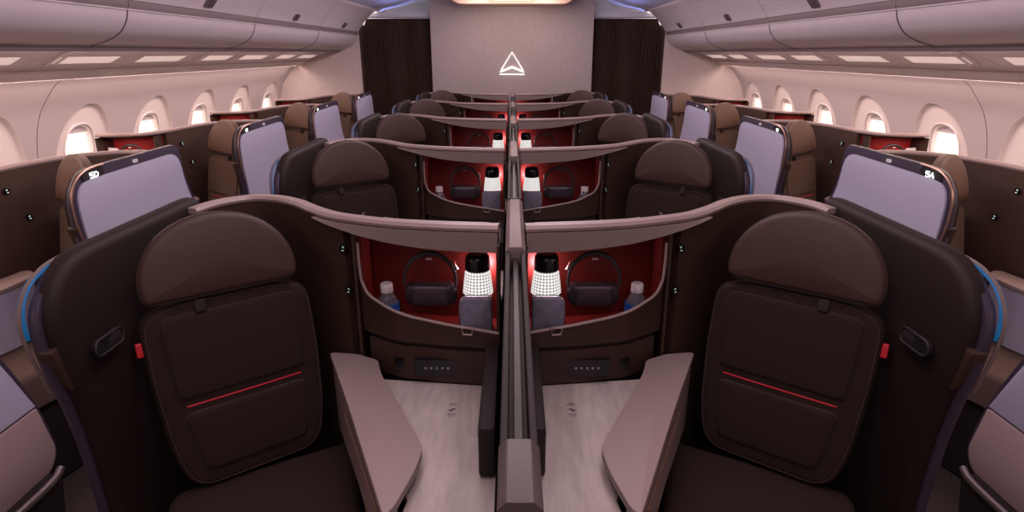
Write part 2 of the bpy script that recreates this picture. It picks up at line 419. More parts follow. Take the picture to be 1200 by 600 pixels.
# ------------------------------------------------------------------ console with cubby, table, armrest
LIP = [(.03, .808), (.262, .840), (.337, .858), (.386, .876), (.400, .893), (.410, .918), (.413, .96), (.413, 1.02)]
def build_console(win, mx):
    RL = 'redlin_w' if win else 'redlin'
    t = Thing('side_console', (.2, -.1 if not win else -.4, 0), mx)
    xk = .413 if not win else .445
    k = (xk-(.205 if win else .034))/(.413-.034)
    X0 = .205 if win else .034
    lip = [(xk-(.413-a)*k, b) for a, b in LIP]
    F = lambda x: pathv(win, x)-.028*(1-max(0, (x-(xk-.1))/.1))
    # front pocket wall with curved lip
    xs = [X0]+[X0+(xk-X0)*i/30 for i in range(1, 31)]
    def lipz(x):
        return interp(lip[:-1]+[(xk+.0001, 1.02)], x)
    zlo = .765
    zr = 1.044 if not win else 1.072
    S = lambda x: xk-(.413-x)*k
    vs = []; fs = []
    mm = MB()
    for i, x in enumerate(xs):
        zt = lipz(x); v = F(x)
        for (dv, z) in ((0, zlo), (0, zt), (.010, zt), (.010, zlo)): vs.append((x, v+dv, z))
    for i in range(len(xs)-1):
        for q in range(4): w = (q+1) % 4; fs.append((i*4+q, i*4+w, i*4+4+w, i*4+4+q))
    fs += [(3, 2, 1, 0), tuple(len(vs)-4+q for q in range(4))]
    mm.add(vs, fs)
    t.part('pocket_front', mm, 'shell')
    lp = resample([(a, b) for a, b in [(X0, .808)]+lip], 40)
    lp = [(x, F(x)-.001, z) for x, z in lp]
    t.part('lip_trim', MB().tube(lp, .0042, 6), 'mauve', label='pale curved lip')
    # lower recessed fascia, and the body to the floor
    xs2 = [X0+(xk-.02-X0)*i/14 for i in range(15)]
    fl = [(x, F(x)+.012) for x in xs2]
    fbody = fl+[(xk-.02, pathv(win, xk)+.13), (X0, pathv(win, X0)+.15)]
    t.part('body', MB().prism(fbody, .01, .768), 'dark')
    fl2 = [(x, F(x)+.006) for x in xs2]
    fa = MB().sweep(fl2, [(-.006, .655), (.006, .655), (.006, .752), (-.006, .752)])
    t.part('fascia', fa, 'shell')
    cp = t.part('control_panel', MB().prism(rnd([(S(.118), .676), (S(.262), .676), (S(.262), .724), (S(.118), .724)], .006), F(S(.19))-.006, F(S(.19))+.008, 'xz'), 'black')
    g = MB()
    for i in range(5): g.box(S(.168+i*.015), S(.174+i*.015), F(S(.19))-.0075, F(S(.19))-.006, .697, .703)
    for j in range(3): g.box(S(.128), S(.133), F(S(.19))-.0075, F(S(.19))-.006, .687+j*.010, .692+j*.010)
    t.part('control_symbols', g, 'dot', parent=cp)
    t.part('socket', MB().prism(rnd([(S(.288), .682), (S(.318), .682), (S(.318), .716), (S(.288), .716)], .004), F(S(.3))-.003, F(S(.3))+.008, 'xz'), 'black')
    # cubby: red lining (back, side, floor) and its roof
    D = .135 if not win else .11
    bk = [(x, pathv(win, x)+D) for x in (X0, S(.10), S(.2), S(.3), xk-.004)]
    rl = MB().sweep(bk, [(-.004, .775), (.004, .775), (.004, zr), (-.004, zr)])
    t.part('red_back', rl, RL, label='red cubby lining')
    sd = MB().box(xk-.006, xk+.004, pathv(win, xk)+(.02 if not win else .04), pathv(win, xk)+D+.004, .775, zr)
    t.part('cubby_side', sd, RL)
    pv = pathv(win, xk)
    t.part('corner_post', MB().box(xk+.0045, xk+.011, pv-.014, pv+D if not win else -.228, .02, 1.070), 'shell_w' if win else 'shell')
    sd2 = MB().box(X0-.002, X0+.006, F(X0), pathv(win, X0)+D+.004, .772, zr)
    t.part('cubby_end', sd2, 'shell')
    flr = [(x, F(x)+.008) for x in xs]+[(xk, pathv(win, xk)+D), (X0, pathv(win, X0)+D)]
    t.part('cubby_floor', MB().prism(flr, .769, .779), RL)
    tp = [(x, pathv(win, x)+.012) for x in xs]+[(xk, pathv(win, xk)+D+.02), (X0, pathv(win, X0)+D+.02)]
    t.part('cubby_roof', MB().prism(tp, zr-.006, zr+.004), 'shell', bevel=.002)
    tb = spline([(S(.06), pathv(win, S(.06))+.036), (S(.17), pathv(win, S(.17))+.036), (S(.29), pathv(win, S(.29))+.034), (S(.34), pathv(win, S(.34))+.034)], 5)
    t.part('rear_trim', MB().sweep(tb, [(-.005, zr-.002), (.005, zr-.002), (.005, 1.088), (-.005, 1.088)]), 'mauve')
    # back of the console, closing it to the floor
    t.part('rear_panel', MB().box(X0, xk, pathv(win, xk)+D+.02, pathv(win, xk)+D+.03, .02, 1.03), 'shell')
    # hood: pale valance under the rail, tapering out towards the head
    if not win:
        HB = [(.03, 1.028), (.12, 1.029), (.219, 1.033), (.30, 1.040), (.385, 1.051), (.45, 1.063), (.50, 1.072), (.53, 1.0763)]
        pp = spline(PATH_C, 6); pp = [p for p in pp if p[0] <= .532]
        t.part('hood', MB().sweep(pp, lambda i: [(.030, interp(HB, pp[i][0])), (.0165, interp(HB, pp[i][0])-.001), (.0165, 1.0765), (.022, 1.0765)]), 'hood', label='pale curved hood')
        pm = [p for p in pp if p[0] < .425]
        t.part('hood_mount', MB().sweep(pm, lambda i: [(-.014, interp(HB, pm[i][0])+.004), (.014, interp(HB, pm[i][0])+.004), (.014, 1.0765), (-.014, 1.0765)]), 'shell')
    # hook on the lip
    hx = S(.115)
    t.part('lip_hook', MB().tube([(hx-.014, F(hx)-.008, .822), (hx-.010, F(hx)-.010, .804), (hx+.012, F(hx)-.010, .806), (hx+.016, F(hx)-.008, .824)], .0028, 6, closed=True), 'mauve', label='small pale hook')
    # round switches on the partition
    for (kx, kz) in ((.442, 1.005), (.436, .887)):
        if win: kx2, kv = (.4795, -.095) if kz > 1 else (.487, -.03)
        else: kx2, kv = kx, pathv(False, kx)
        if win: nrm = Vector((1, -.22, 0)).normalized()
        else: nrm = Vector((-.43, -.9, 0)).normalized() if False else Vector((.4, -.92, 0)).normalized()
        base = Vector((kx2, kv, kz))+nrm*.0155
        tn = Vector((-nrm.y, nrm.x, 0))
        ring = [base+tn*(.012*math.cos(2*PI*q/16))+Vector((0, 0, .012*math.sin(2*PI*q/16))) for q in range(16)]
        w = MB(); w.tube([base, base+nrm*.006], .0125, 16)
        kn = t.part('switch', w, 'black')
        g = MB(); g.tube([base+nrm*.0065+tn*(-.004)+Vector((0, 0, .003)), base+nrm*.0065+tn*.001+Vector((0, 0, .006))], .0022, 5)
        g.tube([base+nrm*.0065+tn*(-.002)+Vector((0, 0, -.005)), base+nrm*.0065+tn*.004+Vector((0, 0, -.005))], .0020, 5)
        t.part('switch_symbol', g, 'glyph_dim' if win else 'glyph_low', parent=kn)
    # table leaf
    if not win:
        tbp = rnd([(.034, -.66), (.034, -.02), (.36, .02), (.36, -.16), (.21, -.46), (.24, -.66)], .006)
        tt = t.part('table_top', MB().prism(tbp, .628, .650), 'wood', bevel=.003, label='pale wood table top')
        g = MB(); cx, cy = .150, -.135; z = .6503
        bolt = [(-.012, .002), (.003, .007), (.001, .0015), (.013, -.001), (-.002, -.0075), (.0, -.0012)]
        g.prism([(cx+a, cy+b*1.3) for a, b in bolt], z, z+.0006)
        for s_ in (-1, 1):
            for q in range(3):
                x0 = cx-.010+q*.007
                g.prism([(x0, cy+s_*.021), (x0+.005, cy+s_*.021), (x0+.005, cy+s_*.021+.0035), (x0, cy+s_*.021+.0035)], z, z+.0005)
                if q < 2: g.prism([(x0+.004, cy+s_*.028), (x0+.010, cy+s_*.028), (x0+.010, cy+s_*.028+.002), (x0+.004, cy+s_*.028+.002)], z, z+.0005)
        t.part('charging_symbol', g, 'seam', parent=tt, label='dark wireless charging symbol')
        t.part('table_support', MB().box(.036, .22, -.62, -.03, .05, .60), 'dark')
        # upright stowage box beside the divider
        bx = rnd([(.022, .618), (.058, .618), (.060, .93 if False else .80), (.022, .80)], [.002, .012, .004, .002])
        t.part('stowage_box', MB().box(.034, .070, -.40, -.02, .655, .775), 'rail', bevel=.008)
        st = MB()
        for q in range(2):
            st.lathe([(.001, -.004), (.0045, -.003), (.0045, .003), (.001, .004)], (.073, -.24-.06*q, .69), 10)
        t.part('peg', st, 'chrome')
        AR = [(.515, .082), (.395, -.186), (.236, -.56), (.220, -.54), (.195, -.43), (.190, -.36), (.205, -.325), (.345, -.04), (.368, .034), (.43, .070)]
        rr = [.02, .1, .01, .02, .05, .05, .05, .06, .01, .02]
    else:
        t.part('table_top', MB().prism(rnd([(.16, -.80), (.16, -.41), (.40, -.38), (.36, -.80)], .006), .628, .650), 'wood', bevel=.003, label='pale wood table top')
        t.part('table_support', MB().box(.17, .24, -.78, -.42, .05, .60), 'dark')
        AR = [(.592, -.18), (.590, -.33), (.52, -.62), (.44, -.62), (.36, -.55), (.33, -.47), (.38, -.385), (.455, -.385), (.492, -.24), (.505, -.13), (.54, -.13)]
        rr = [.02, .1, .02, .02, .05, .05, .05, .02, .02, .01, .02]
    ar = rnd(AR, rr, 6)
    sidep = rnd([(.508, .075), (.388, -.186), (.234, -.545), (.215, -.53), (.30, -.19), (.40, .02), (.44, .068)], .01) if not win else rnd([(.586, -.185), (.583, -.33), (.512, -.61), (.46, -.60), (.51, -.33), (.52, -.15)], .01)
    basep = [(.215, -.50), (.265, -.28), (.315, -.10), (.28, -.08), (.20, -.30)] if not win else [(.36, -.60), (.43, -.60), (.43, -.40), (.36, -.40)]
    arm = t.part('armrest', MB().prism(ar, .682, .700), 'arm', bevel=.004, seg=3, label='mauve leather armrest')
    t.part('armrest_side', MB().prism(sidep, .47, .683), 'lav' if win else 'arm')
    t.part('armrest_base', MB().prism(basep, .02, .47), 'dark')
    if not win:
        a0, a1 = Vector((.412, -.16)), Vector((.262, -.50))
        t.part('armrest_slot', MB().tube([(a0.x, a0.y, .655), (a1.x, a1.y, .655)], .004, 6), 'bronze')
        st = MB().lathe([(.001, -.004), (.005, -.002), (.005, .002), (.001, .004)], (.268, -.487, .632), 10)
        t.part('armrest_button', st, 'chrome')
    return t

# ------------------------------------------------------------------ things kept in the cubby
def build_lamp(mx):
    t = Thing('reading_lamp', (.092, .075, .780), mx); c = (.092, .075, -.011)
    t.part('stem', MB().lathe([(.030, .7915), (.030, .797), (.012, .803), (.012, .892)], c, 20), 'black')
    d = MB().lathe([(.0395, .892), (.041, .897), (.038, .925), (.034, .955), (.031, .962)], c, 40)
    o = t.part('diffuser', d, 'diff', label='glowing perforated diffuser')
    me = o.data; uv = me.uv_layers.new(name='UVMap')
    for p in me.polygons:
        if len(p.loop_indices) > 4: continue
        us = []
        for li in p.loop_indices:
            v = me.vertices[me.loops[li].vertex_index].co
            us.append([(math.atan2(v.y, v.x)/(2*PI)) % 1, (v.z-.099)/.075])
        if max(u[0] for u in us)-min(u[0] for u in us) > .5:
            for u in us:
                if u[0] < .5: u[0] += 1
        for li, u in zip(p.loop_indices, us): uv.data[li].uv = u
    t.part('cap', MB().lathe([(.0315, .960), (.034, .963), (.0335, .985), (.031, 1.000), (.024, 1.007), (.004, 1.009)], c, 32), 'black')
    t.part('ring', MB().lathe([(.0415, .889), (.043, .892), (.0425, .897), (.040, .898)], c, 32), 'chrome')
    return t
def build_kit(mx):
    t = Thing('amenity_pouch', (.094, .010, .780), mx)
    o = resample(rnd([(.052, .7805), (.136, .7805), (.139, .86), (.134, .897), (.052, .897)], [.004, .004, .04, .02, .008]), 60, True)
    b = t.part('pouch', MB().pillow(o, (0, .024, 0), (1, 0, 0), (0, 0, 1), (0, -1, 0), .016, .007, .003), 'kit')
    e = [(p[0], .012, p[1]) for p in o]
    t.part('piping', MB().tube([q for q in e if (q[0] > .125 and q[2] > .785) or q[2] > .892], .0022, 6), 'chrome', parent=b)
    t.part('tag', MB().box(.1215, .1250, -.0045, .002, .797, .812), 'gold', parent=b, label='small gold tag')
    return t
def build_phones(mx):
    cx, cv = .222, .085
    t = Thing('headphones', (cx, cv, .835), mx)
    arc = [(cx+.070*math.cos(a), cv+.012*0, .914+.078*math.sin(a)) for a in [math.radians(-14+208*k/40) for k in range(41)]]
    rs = [.0045+.0028*math.sin(PI*k/40)**2 for k in range(41)]
    hb = t.part('headband', MB().tube(arc, .005, 10, rs=rs), 'phone')
    t.part('hook_clip', MB().box(cx-.008, cx+.008, cv-.010, cv-.003, .976, .982), 'chrome', parent=hb)
    t.part('slider', MB().tube([(cx-.0715, cv, .945), (cx-.062, cv, .968)], .0062, 8), 'chrome', parent=hb)
    for s in (-1, 1):
        t.part('ear_cup', MB().pillow([(.024*math.cos(2*PI*k/28), .033*math.sin(2*PI*k/28)) for k in range(28)], (cx+s*.048, cv+.022, .872), (1, 0, 0), (0, 0, 1), (0, -1, 0), .018, .009, .002), 'phone')
    co = resample(rnd([(cx-.052, .842), (cx+.052, .842), (cx+.055, .905), (cx-.055, .905)], .012), 50, True)
    t.part('cushion_wrap', MB().pillow(co, (0, cv+.015, 0), (1, 0, 0), (0, 0, 1), (0, -1, 0), .022, .012, .002), 'case', label='plum padded wrap between the ear cups')
    return t
def build_bottle(mx):
    c = (.348, .115, 0)
    t = Thing('water_bottle', (.348, .115, .780), mx)
    b = t.part('bottle_body', MB().lathe([(.024, .780), (.030, .784), (.031, .82), (.030, .832), (.022, .856), (.013, .870), (.013, .877)], c, 24), 'bottle')
    t.part('label_wrap', MB().lathe([(.0315, .80), (.0318, .802), (.0318, .836), (.031, .838)], c, 24), 'label', parent=b, label='blue label')
    t.part('cap', MB().lathe([(.017, .870), (.0175, .873), (.0172, .892), (.015, .895)], c, 24), 'white', label='white screw cap')
    return t
def build_booklet(mx):
    t = Thing('menu_card', (.245, -.345, .78), mx)
    t.part('card', MB().prism([(.220, .78), (.275, .78), (.275, 1.010), (.225, 1.015)], -.345, -.335, 'xz'), 'white')
    t.part('printed_band', MB().prism([(.232, .98), (.266, .98), (.266, 1.0), (.232, 1.0)], -.3465, -.345, 'xz'), 'kit')
    return t

# ------------------------------------------------------------------ place the suites
ROWN = ['row closest to the viewer', 'second row from the viewer', 'third row from the viewer', 'fourth row from the viewer', 'last row by the emblem wall']
WROWN = {0: 'at the picture edge', 1: 'first whole one from the viewer', 2: 'second whole one from the viewer', 3: 'third whole one from the viewer', 4: 'last one before the front wall'}
def set_all(o, label, cat, group): props(o, label, cat, group)

for side, mx in (('right', 1), ('left', -1)):
    div = '%s of divider' % side
    protos = [
        (build_shell(False, mx, None), 'suite shell', 'dark curved suite shell with padded wing %s, %s', 'suite shells in the centre rows', 5),
        (build_seat(False, mx), 'seat', 'dark brown padded seat %s, %s', 'seats in the centre rows', 5),
        (build_console(False, mx), 'console', 'side console with red cubby %s, %s', 'consoles in the centre rows', 5),
        (build_lamp(mx), 'lamp', 'glowing lamp in cubby %s, %s', 'lamps in the centre cubbies', 5),
        (build_kit(mx), 'pouch', 'grey pouch below lamp %s, %s', 'pouches in the centre cubbies', 3),
        (build_phones(mx), 'headphones', 'black headphones hanging %s, %s', 'headphones in the centre cubbies', 5),
        (build_bottle(mx), 'bottle', 'white-capped water bottle %s, %s', 'water bottles in the centre cubbies', 3)]
    for t, cat, lab, grp, n in protos:
        for k in range(n):
            o = t.root if k == 0 else copy_tree(t.root)
            o.location = (t.mx*t.base[0], ROW0+k*PITCH+t.base[1], t.base[2])
            props(o, lab % (div, ROWN[k]), cat, grp)
    # window side (mirrored across the aisle)
    wmx = -mx; ox = XM*mx
    wd = 'by the %s-side windows' % side
    def put(t, k, cat, lab, grp, o=None):
        o = o or t.root
        o.location = (ox+t.mx*t.base[0], WROW0+k*PITCH+t.base[1], t.base[2])
        props(o, lab % (wd, WROWN[k]), cat, grp)
    sh1 = build_shell(True, wmx, '5A' if side == 'right' else '5D')
    put(sh1, 1, 'suite shell', 'lavender suite shell with seat number %s, %s', 'suite shells along the windows')
    sh = build_shell(True, wmx, None)
    for k in (0, 2, 3, 4): put(sh, k, 'suite shell', 'lavender-backed suite shell %s, %s', 'suite shells along the windows', sh.root if k == 0 else copy_tree(sh.root))
    for t, cat, lab, grp, ks in ((build_seat(True, wmx), 'seat', 'brown padded seat behind lavender shell %s, %s', 'seats along the windows', (1, 2, 3, 4)),
                             (build_console(True, wmx), 'console', 'console with red cubby %s, %s', 'consoles along the windows', (1, 2, 3, 4))):
        for k in ks: put(t, k, cat, lab, grp, t.root if k == ks[0] else copy_tree(t.root))
    bt = build_phones(wmx)
    for k in (2, 3, 4):
        o = bt.root if k == 2 else copy_tree(bt.root)
        o.location = (ox+bt.mx*(.335), WROW0+k*PITCH+bt.base[1]-.405, bt.base[2]+.035)
        props(o, 'headphones in red cubby %s, %s' % (wd, WROWN[k]), 'headphones', 'headphones in the window cubbies')
    bk = build_booklet(wmx)
    for k in (2, 3): put(bk, k, 'menu card', 'white card standing in red cubby %s, %s', 'cards in the window cubbies', bk.root if k == 2 else copy_tree(bk.root))

# ------------------------------------------------------------------ central divider
def divider(first):
    t = Thing('centre_divider', (0, -.5, 0))
    y0, y1 = (-.90 if first else -.955), .345
    t.part('panel', MB().box(-.012, .012, y0+.02, y1, .02, 1.03), 'dark')
    for s in (-1, 1):
        a, b = sorted((s*.0065, s*.0105)); 
        t.part('track', MB().box(*sorted((s*.0125, s*.0225)), y0+.02, -.14, .30, 1.072), 'rail', bevel=.003)
    t.part('inner_rail', MB().box(-.006, .006, y0+.02, -.14, .9, 1.055), 'dark', bevel=.002)
    cap = rnd([(-.0235, 1.0), (.0235, 1.0), (.0235, 1.072), (.014, 1.082), (-.014, 1.082), (-.0235, 1.072)], .002)
    t.part('cap', MB().prism(cap, -.145, .335, 'xz'), 'hood', bevel=.0015, label='bevelled mauve cap block')
    if first:
        t.part('end_block', MB().prism(cap, -.975, y0+.03, 'xz'), 'capm', bevel=.0015)
        t.part('end_post', MB().box(-.022, .022, -.972, y0+.03, .02, .998), 'navy', bevel=.003)
    else:
        t.part('joint', MB().box(-.0195, .0195, y0+.022, y0+.028, 1.0, 1.08), 'dark')
    return t
d0 = divider(True); d0.place(.008, ROW0); props(d0.root, 'slim central divider between the two seats closest to the viewer', 'divider', 'central dividers')
d1 = divider(False)
for k in range(1, 5):
    o = d1.root if k == 1 else copy_tree(d1.root)
    o.location = (.008, ROW0+k*PITCH-.5, 0)
    props(o, 'slim central divider between the centre seats, %s' % ROWN[k], 'divider', 'central dividers')

# ------------------------------------------------------------------ cabin: side walls with windows
YB, YF = -1.3, 7.15
def wallprofile():
    return spline([(2.40, 1.372), (2.455, 1.335), (2.52, 1.26), (2.575, 1.18), (2.62, 1.06), (2.65, .90), (2.66, .70), (2.64, .40), (2.58, 0.0)], 5)
def wallx(z):
    return interp(sorted((b, a) for a, b in wallprofile()), z)
WY = [2.27, 3.02, 3.78, 4.53, 5.29, 6.04, 6.80]
def boolean_cut(o, cutters):
    bpy.context.view_layer.update()
    for c in cutters:
        m = o.modifiers.new('b', 'BOOLEAN'); m.operation = 'DIFFERENCE'; m.solver = 'EXACT'; m.object = c; m.material_mode = 'TRANSFER'
    dg = bpy.context.evaluated_depsgraph_get()
    me = bpy.data.meshes.new_from_object(o.evaluated_get(dg))
    o.modifiers.clear(); o.data = me
    for c in cutters: bpy.data.objects.remove(c)
def stadium(cy, cz, w, h, n=40, p=2.6):
    return [(cy+w*math.copysign(abs(math.cos(2*PI*k/n))**(2/p), math.cos(2*PI*k/n)), cz+h*math.copysign(abs(math.sin(2*PI*k/n))**(2/p), math.sin(2*PI*k/n))) for k in range(n)]
WN = 0
for side, s in (('right', 1), ('left', -1)):
    pr = wallprofile(); out = [(x+.14, z) for x, z in pr]
    out[0] = (2.62, 1.46)
    poly = pr+out[::-1]
    w = MB().prism([(s*a, b) for a, b in poly], YB, YF, 'xz')
    wo = struct('wall_'+side, w, 'wall')
    cut = []
    for y in WY:
        # shallow arched surround: a tilted elliptical cutter following the wall
        c = MB(); n = 40; vs = []; m = 7
        outl = []
        for k in range(n):
            a = 2*PI*k/n; cy = .035+.29*math.cos(a); cz = math.sin(a)
            z = .78+(.43*math.sin(a) if cz > 0 else .30*cz)
            outl.append((y+cy*(1 if cz > 0 else 1), z))
        rings = []
        for (sc, dx) in ((1.0, -.02), (1.0, .002), (.975, .022)):
            rings.append([(s*(wallx(.82+(z-.82)*sc)+dx), y+(yy-y)*sc, .82+(z-.82)*sc) for yy, z in outl])
        for r_ in rings: vs += r_
        fs = []
        for i in range(2):
            for k in range(n): l = (k+1) % n; fs.append((i*n+k, i*n+l, (i+1)*n+l, (i+1)*n+k))
        # cap rings with concentric rings so that they follow the wall
        base = 2*n; cur = rings[-1]; start = len(vs)
        def capit(ring0, idx0, dx):
            global _dummy
            prev = idx0
            for sc in (.8, .6, .4, .2):
                st = len(vs)
                for k in range(n):
                    yy = y+(ring0[k][1]-y)*sc; zz = .82+(ring0[k][2]-.82)*sc
                    vs.append((s*(wallx(zz)+dx), yy, zz))
                for k in range(n): l = (k+1) % n; fs.append((prev+k, prev+l, st+l, st+k))
                prev = st
            ci = len(vs); vs.append((s*(wallx(.82)+dx), y, .82))
            for k in range(n): l = (k+1) % n; fs.append((prev+k, prev+l, ci))
        capit(rings[-1], 2*n, .022); capit(rings[0], 0, -.02)
        c.add(vs, fs)
        me = c.mesh('cut', M['recess'], smooth=False); co = bpy.data.objects.new('cut', me); C.objects.link(co); cut.append(co)
        c2 = MB(); st = stadium(y, .90, .125, .175)
        c2.prism(st, s*2.5, s*3.0, 'yz')
        me = c2.mesh('cut', M['recess'], smooth=False); co = bpy.data.objects.new('cut', me); C.objects.link(co); cut.append(co)
    boolean_cut(wo, cut)
    for p in wo.data.polygons: p.use_smooth = True
    wo.data.set_sharp_from_angle(angle=math.radians(20))
    for y in WY:
        WN += 1
        t = Thing('window_%d' % WN, (s*2.70, y, .72)); t.place(0, 0)
        t.root['kind'] = 'structure'
        # dished ring
        st1 = stadium(y, .90, .139, .189, 48); st2 = stadium(y, .90, .123, .173, 48); st3 = stadium(y, .90, .118, .168, 48)
        vs = []; fs = []; n = 48
        for stt, dx in ((st1, .012), (st1, .026), (st2, .028), (st3, .046)):
            for (yy, zz) in stt: vs.append((s*(wallx(zz)+dx), yy, zz))
        for i in range(3):
            for k in range(n): l = (k+1) % n; fs.append((i*n+k, i*n+l, (i+1)*n+l, (i+1)*n+k))
        t.part('window_frame', MB().add(vs, fs), 'recess')
        lip = [(s*(wallx(zz)+.018), yy, zz) for yy, zz in stadium(y, .90, .139, .189, 48)]
        t.part('frame_bead', MB().tube(lip, .004, 6, closed=True), 'shade')
        def sheet(z0, z1, w, h, dx, th):
            m_ = MB(); rows = 10; vs = []
            for q in range(rows+1):
                zz = z0+(z1-z0)*q/rows
                u = min(1, abs(zz-.90)/h); hw = w*(1-u**2.6)**(1/2.6)
                for d_ in (dx, dx+th):
                    for e in (-1, 1): vs.append((s*(wallx(zz)+d_), y+e*hw, zz))
            fs = []
            for q in range(rows):
                a = q*4; b = a+4
                fs += [(a, a+1, b+1, b), (a+2, b+2, b+3, a+3), (a, b, b+2, a+2), (a+1, a+3, b+3, b+1)]
            fs += [(0, 2, 3, 1), (rows*4, rows*4+1, rows*4+3, rows*4+2)]
            return m_.add(vs, fs)
        t.part('window_pane', sheet(.74, 1.071, .121, .172, .048, .004), 'glass')
        t.part('blind', sheet(1.035, 1.069, .119, .171, .038, .005), 'shade')
    # panel seams on the wall
    nm = 0
    for y in (3.40,):
        ln = [(s*(a-.0005), y, b) for a, b in pr]
        sm = struct('trim_%d' % (1+nm+(0 if s > 0 else 10)), MB().tube(ln, .0018, 5), 'seam'); nm += 1
    # cove light above the wall
    struct('trim_%d' % (4+(0 if s > 0 else 10)), MB().box(*sorted((s*2.425, s*2.455)), .0, YF-.02, 1.425, 1.432), 'cove')
    # housing behind the cove
    struct('trim_%d' % (5+(0 if s > 0 else 10)), MB().prism([(s*a, b) for a, b in [(1.9, 1.56), (2.38, 1.455), (2.46, 1.455), (2.64, 1.455), (2.8, 1.455), (2.8, 2.2), (1.9, 2.2)]], YB, YF, 'xz'), 'bin')

# ------------------------------------------------------------------ overhead bins, service panels
SEAMS = [7.13, 5.72, 4.31, 2.90, 1.49, .08, -1.28]
BN = ['first from the emblem wall', 'second from the emblem wall', 'third from the emblem wall', 'fourth from the emblem wall', 'fifth from the emblem wall', 'sixth from the emblem wall']
def curve_low():
    return spline([(1.700, 1.682), (1.715, 1.635), (1.755, 1.585), (1.82, 1.552), (1.90, 1.530)], 5)
for side, s in (('right', 1), ('left', -1)):
    for k in range(6):
        y1, y0 = SEAMS[k]-.002, SEAMS[k+1]+.002
        vis = k < 5
        t = Thing('overhead_bin', (s*1.9, (y0+y1)/2, 1.53)); t.place(0, 0)
        if s > 0: pass
        cl = curve_low()
        # lower shell
        lowpoly = cl+[(1.915, 1.56), (1.9, 1.70), (1.72, 1.70)]
        body = t.part('bin_bottom', MB().prism([(s*a, b) for a, b in lowpoly], y0, y1, 'xz'), 'bin')
        # groove and lip
        t.part('gutter', MB().prism([(s*a, b) for a, b in [(1.690, 1.700), (1.697, 1.684), (1.74, 1.684), (1.74, 1.722), (1.688, 1.722)]], y0, y1, 'xz'), 'groove')
        t.part('gutter_lip', MB().tube([(s*1.699, y0, 1.683), (s*1.699, y1, 1.683)], .0045, 6), 'bin')
        # door, gently curved
        dr = spline([(1.682, 1.722), (1.655, 1.765), (1.60, 1.832), (1.545, 1.888), (1.49, 1.930)], 4)
        dp = dr+[(1.52, 1.955), (1.74, 1.78), (1.74, 1.724)]
        d = t.part('bin_door', MB().prism([(s*a, b) for a, b in dp], y0+.003, y1-.003, 'xz'), 'bin', label='lavender white bin door')
        ym = (y0+y1)/2
        lt = MB(); q = [(1.670, 1.736), (1.640, 1.778)]
        for (a, b) in ((0, 1),):
            vs = []
            for (px, pz) in q:
                for yy in (ym-.045, ym+.045):
                    vs.append((s*(px-.006), yy+(.012 if pz > 1.76 else 0), pz)); vs.append((s*(px+.010), yy, pz+.01))
            lt.add(vs, [(0, 1, 3, 2), (4, 6, 7, 5), (0, 2, 6, 4), (1, 5, 7, 3), (0, 4, 5, 1), (2, 3, 7, 6)])
        t.part('door_latch', lt, 'latch', parent=d, label='dark door latch')
        if k < 5:
            t.part('seam_gasket', MB().tube([(s*(a-.001), y0, b-.0005) for a, b in cl], .0028, 5), 'seam')
        props(t.root, 'white overhead bin over %s-side windows, %s' % (side, BN[k]), 'overhead bin', 'overhead bins')
        if k == 5:
            pass
        # service panel below the bin
        t = Thing('downlight_panel', (s*2.15, (y0+y1)/2, 1.45)); t.place(0, 0)
        pb = [(1.918, 1.516), (1.93, 1.507), (1.96, 1.520), (2.07, 1.500), (2.20, 1.452), (2.235, 1.435), (2.255, 1.418), (2.30, 1.400), (2.362, 1.366), (2.378, 1.376), (2.385, 1.450), (1.918, 1.556)]
        t.part('panel', MB().prism([(s*a, b) for a, b in pb], y0, y1, 'xz'), 'bin')
        t.part('edge_line', MB().tube([(s*1.912, y0, 1.514), (s*1.912, y1, 1.514)], .006, 6), 'groove')
        t.part('edge_line', MB().tube([(s*2.250, y0, 1.420), (s*2.250, y1, 1.420)], .0035, 6), 'groove')
        # glowing patches painted for light on the panel between the ribs
        nn = 2; L = (y1-y0)
        for j in range(nn):
            a0 = y0+L*(j/nn)+.10; a1 = y0+L*((j+1)/nn)-.10
            vs = [(s*2.12, a0, 1.480), (s*2.12, a1-.03, 1.480), (s*2.20, a1, 1.450), (s*2.20, a0+.03, 1.450)]
            vs += [(x, y, z+.006) for x, y, z in vs]
            t.part('light_lens', MB().add(vs, [(0, 1, 2, 3), (7, 6, 5, 4), (0, 4, 5, 1), (1, 5, 6, 2), (2, 6, 7, 3), (3, 7, 4, 0)]), 'lens', smooth=False)
        rb = MB()
        for dy in (.012, .062):
            pts = [(s*1.955, y0+.0+dy, 1.514), (s*2.08, y0+.05+dy, 1.494), (s*2.22, y0+.12+dy, 1.442)]
            rb.tube(pts, .008, 6)
        t.part('rib', rb, 'bin')
        props(t.root, 'lit downlight panel over %s-side windows, %s' % (side, BN[k]), 'light panel', 'downlight panels under the bins')

# ceiling, floor, back
ce = [(1.50, 1.935), (1.44, 1.965), (1.25, 2.005), (1.0, 2.09), (.5, 2.20), (0, 2.24)]
cp = ce+[(-a, b) for a, b in ce[::-1][1:]]
struct('ceiling', MB().prism(cp+[(-1.50, 2.3), (1.50, 2.3)], YB, YF+.7, 'xz'), 'ceil')
for s in (-1, 1):
    struct('trim_%d' % (21 if s > 0 else 22), MB().prism([(s*1.48, 1.94), (s*1.50, 1.925), (s*2.0, 1.96), (s*2.0, 2.3), (s*1.48, 2.3)], YB, YF, 'xz'), 'bin')
struct('floor', MB().box(-2.8, 2.8, YB, YF+.7, -.05, 0), 'carpet')
struct('wall_rear', MB().box(-2.8, 2.8, YB-.05, YB, -.05, 2.3), 'bulk')
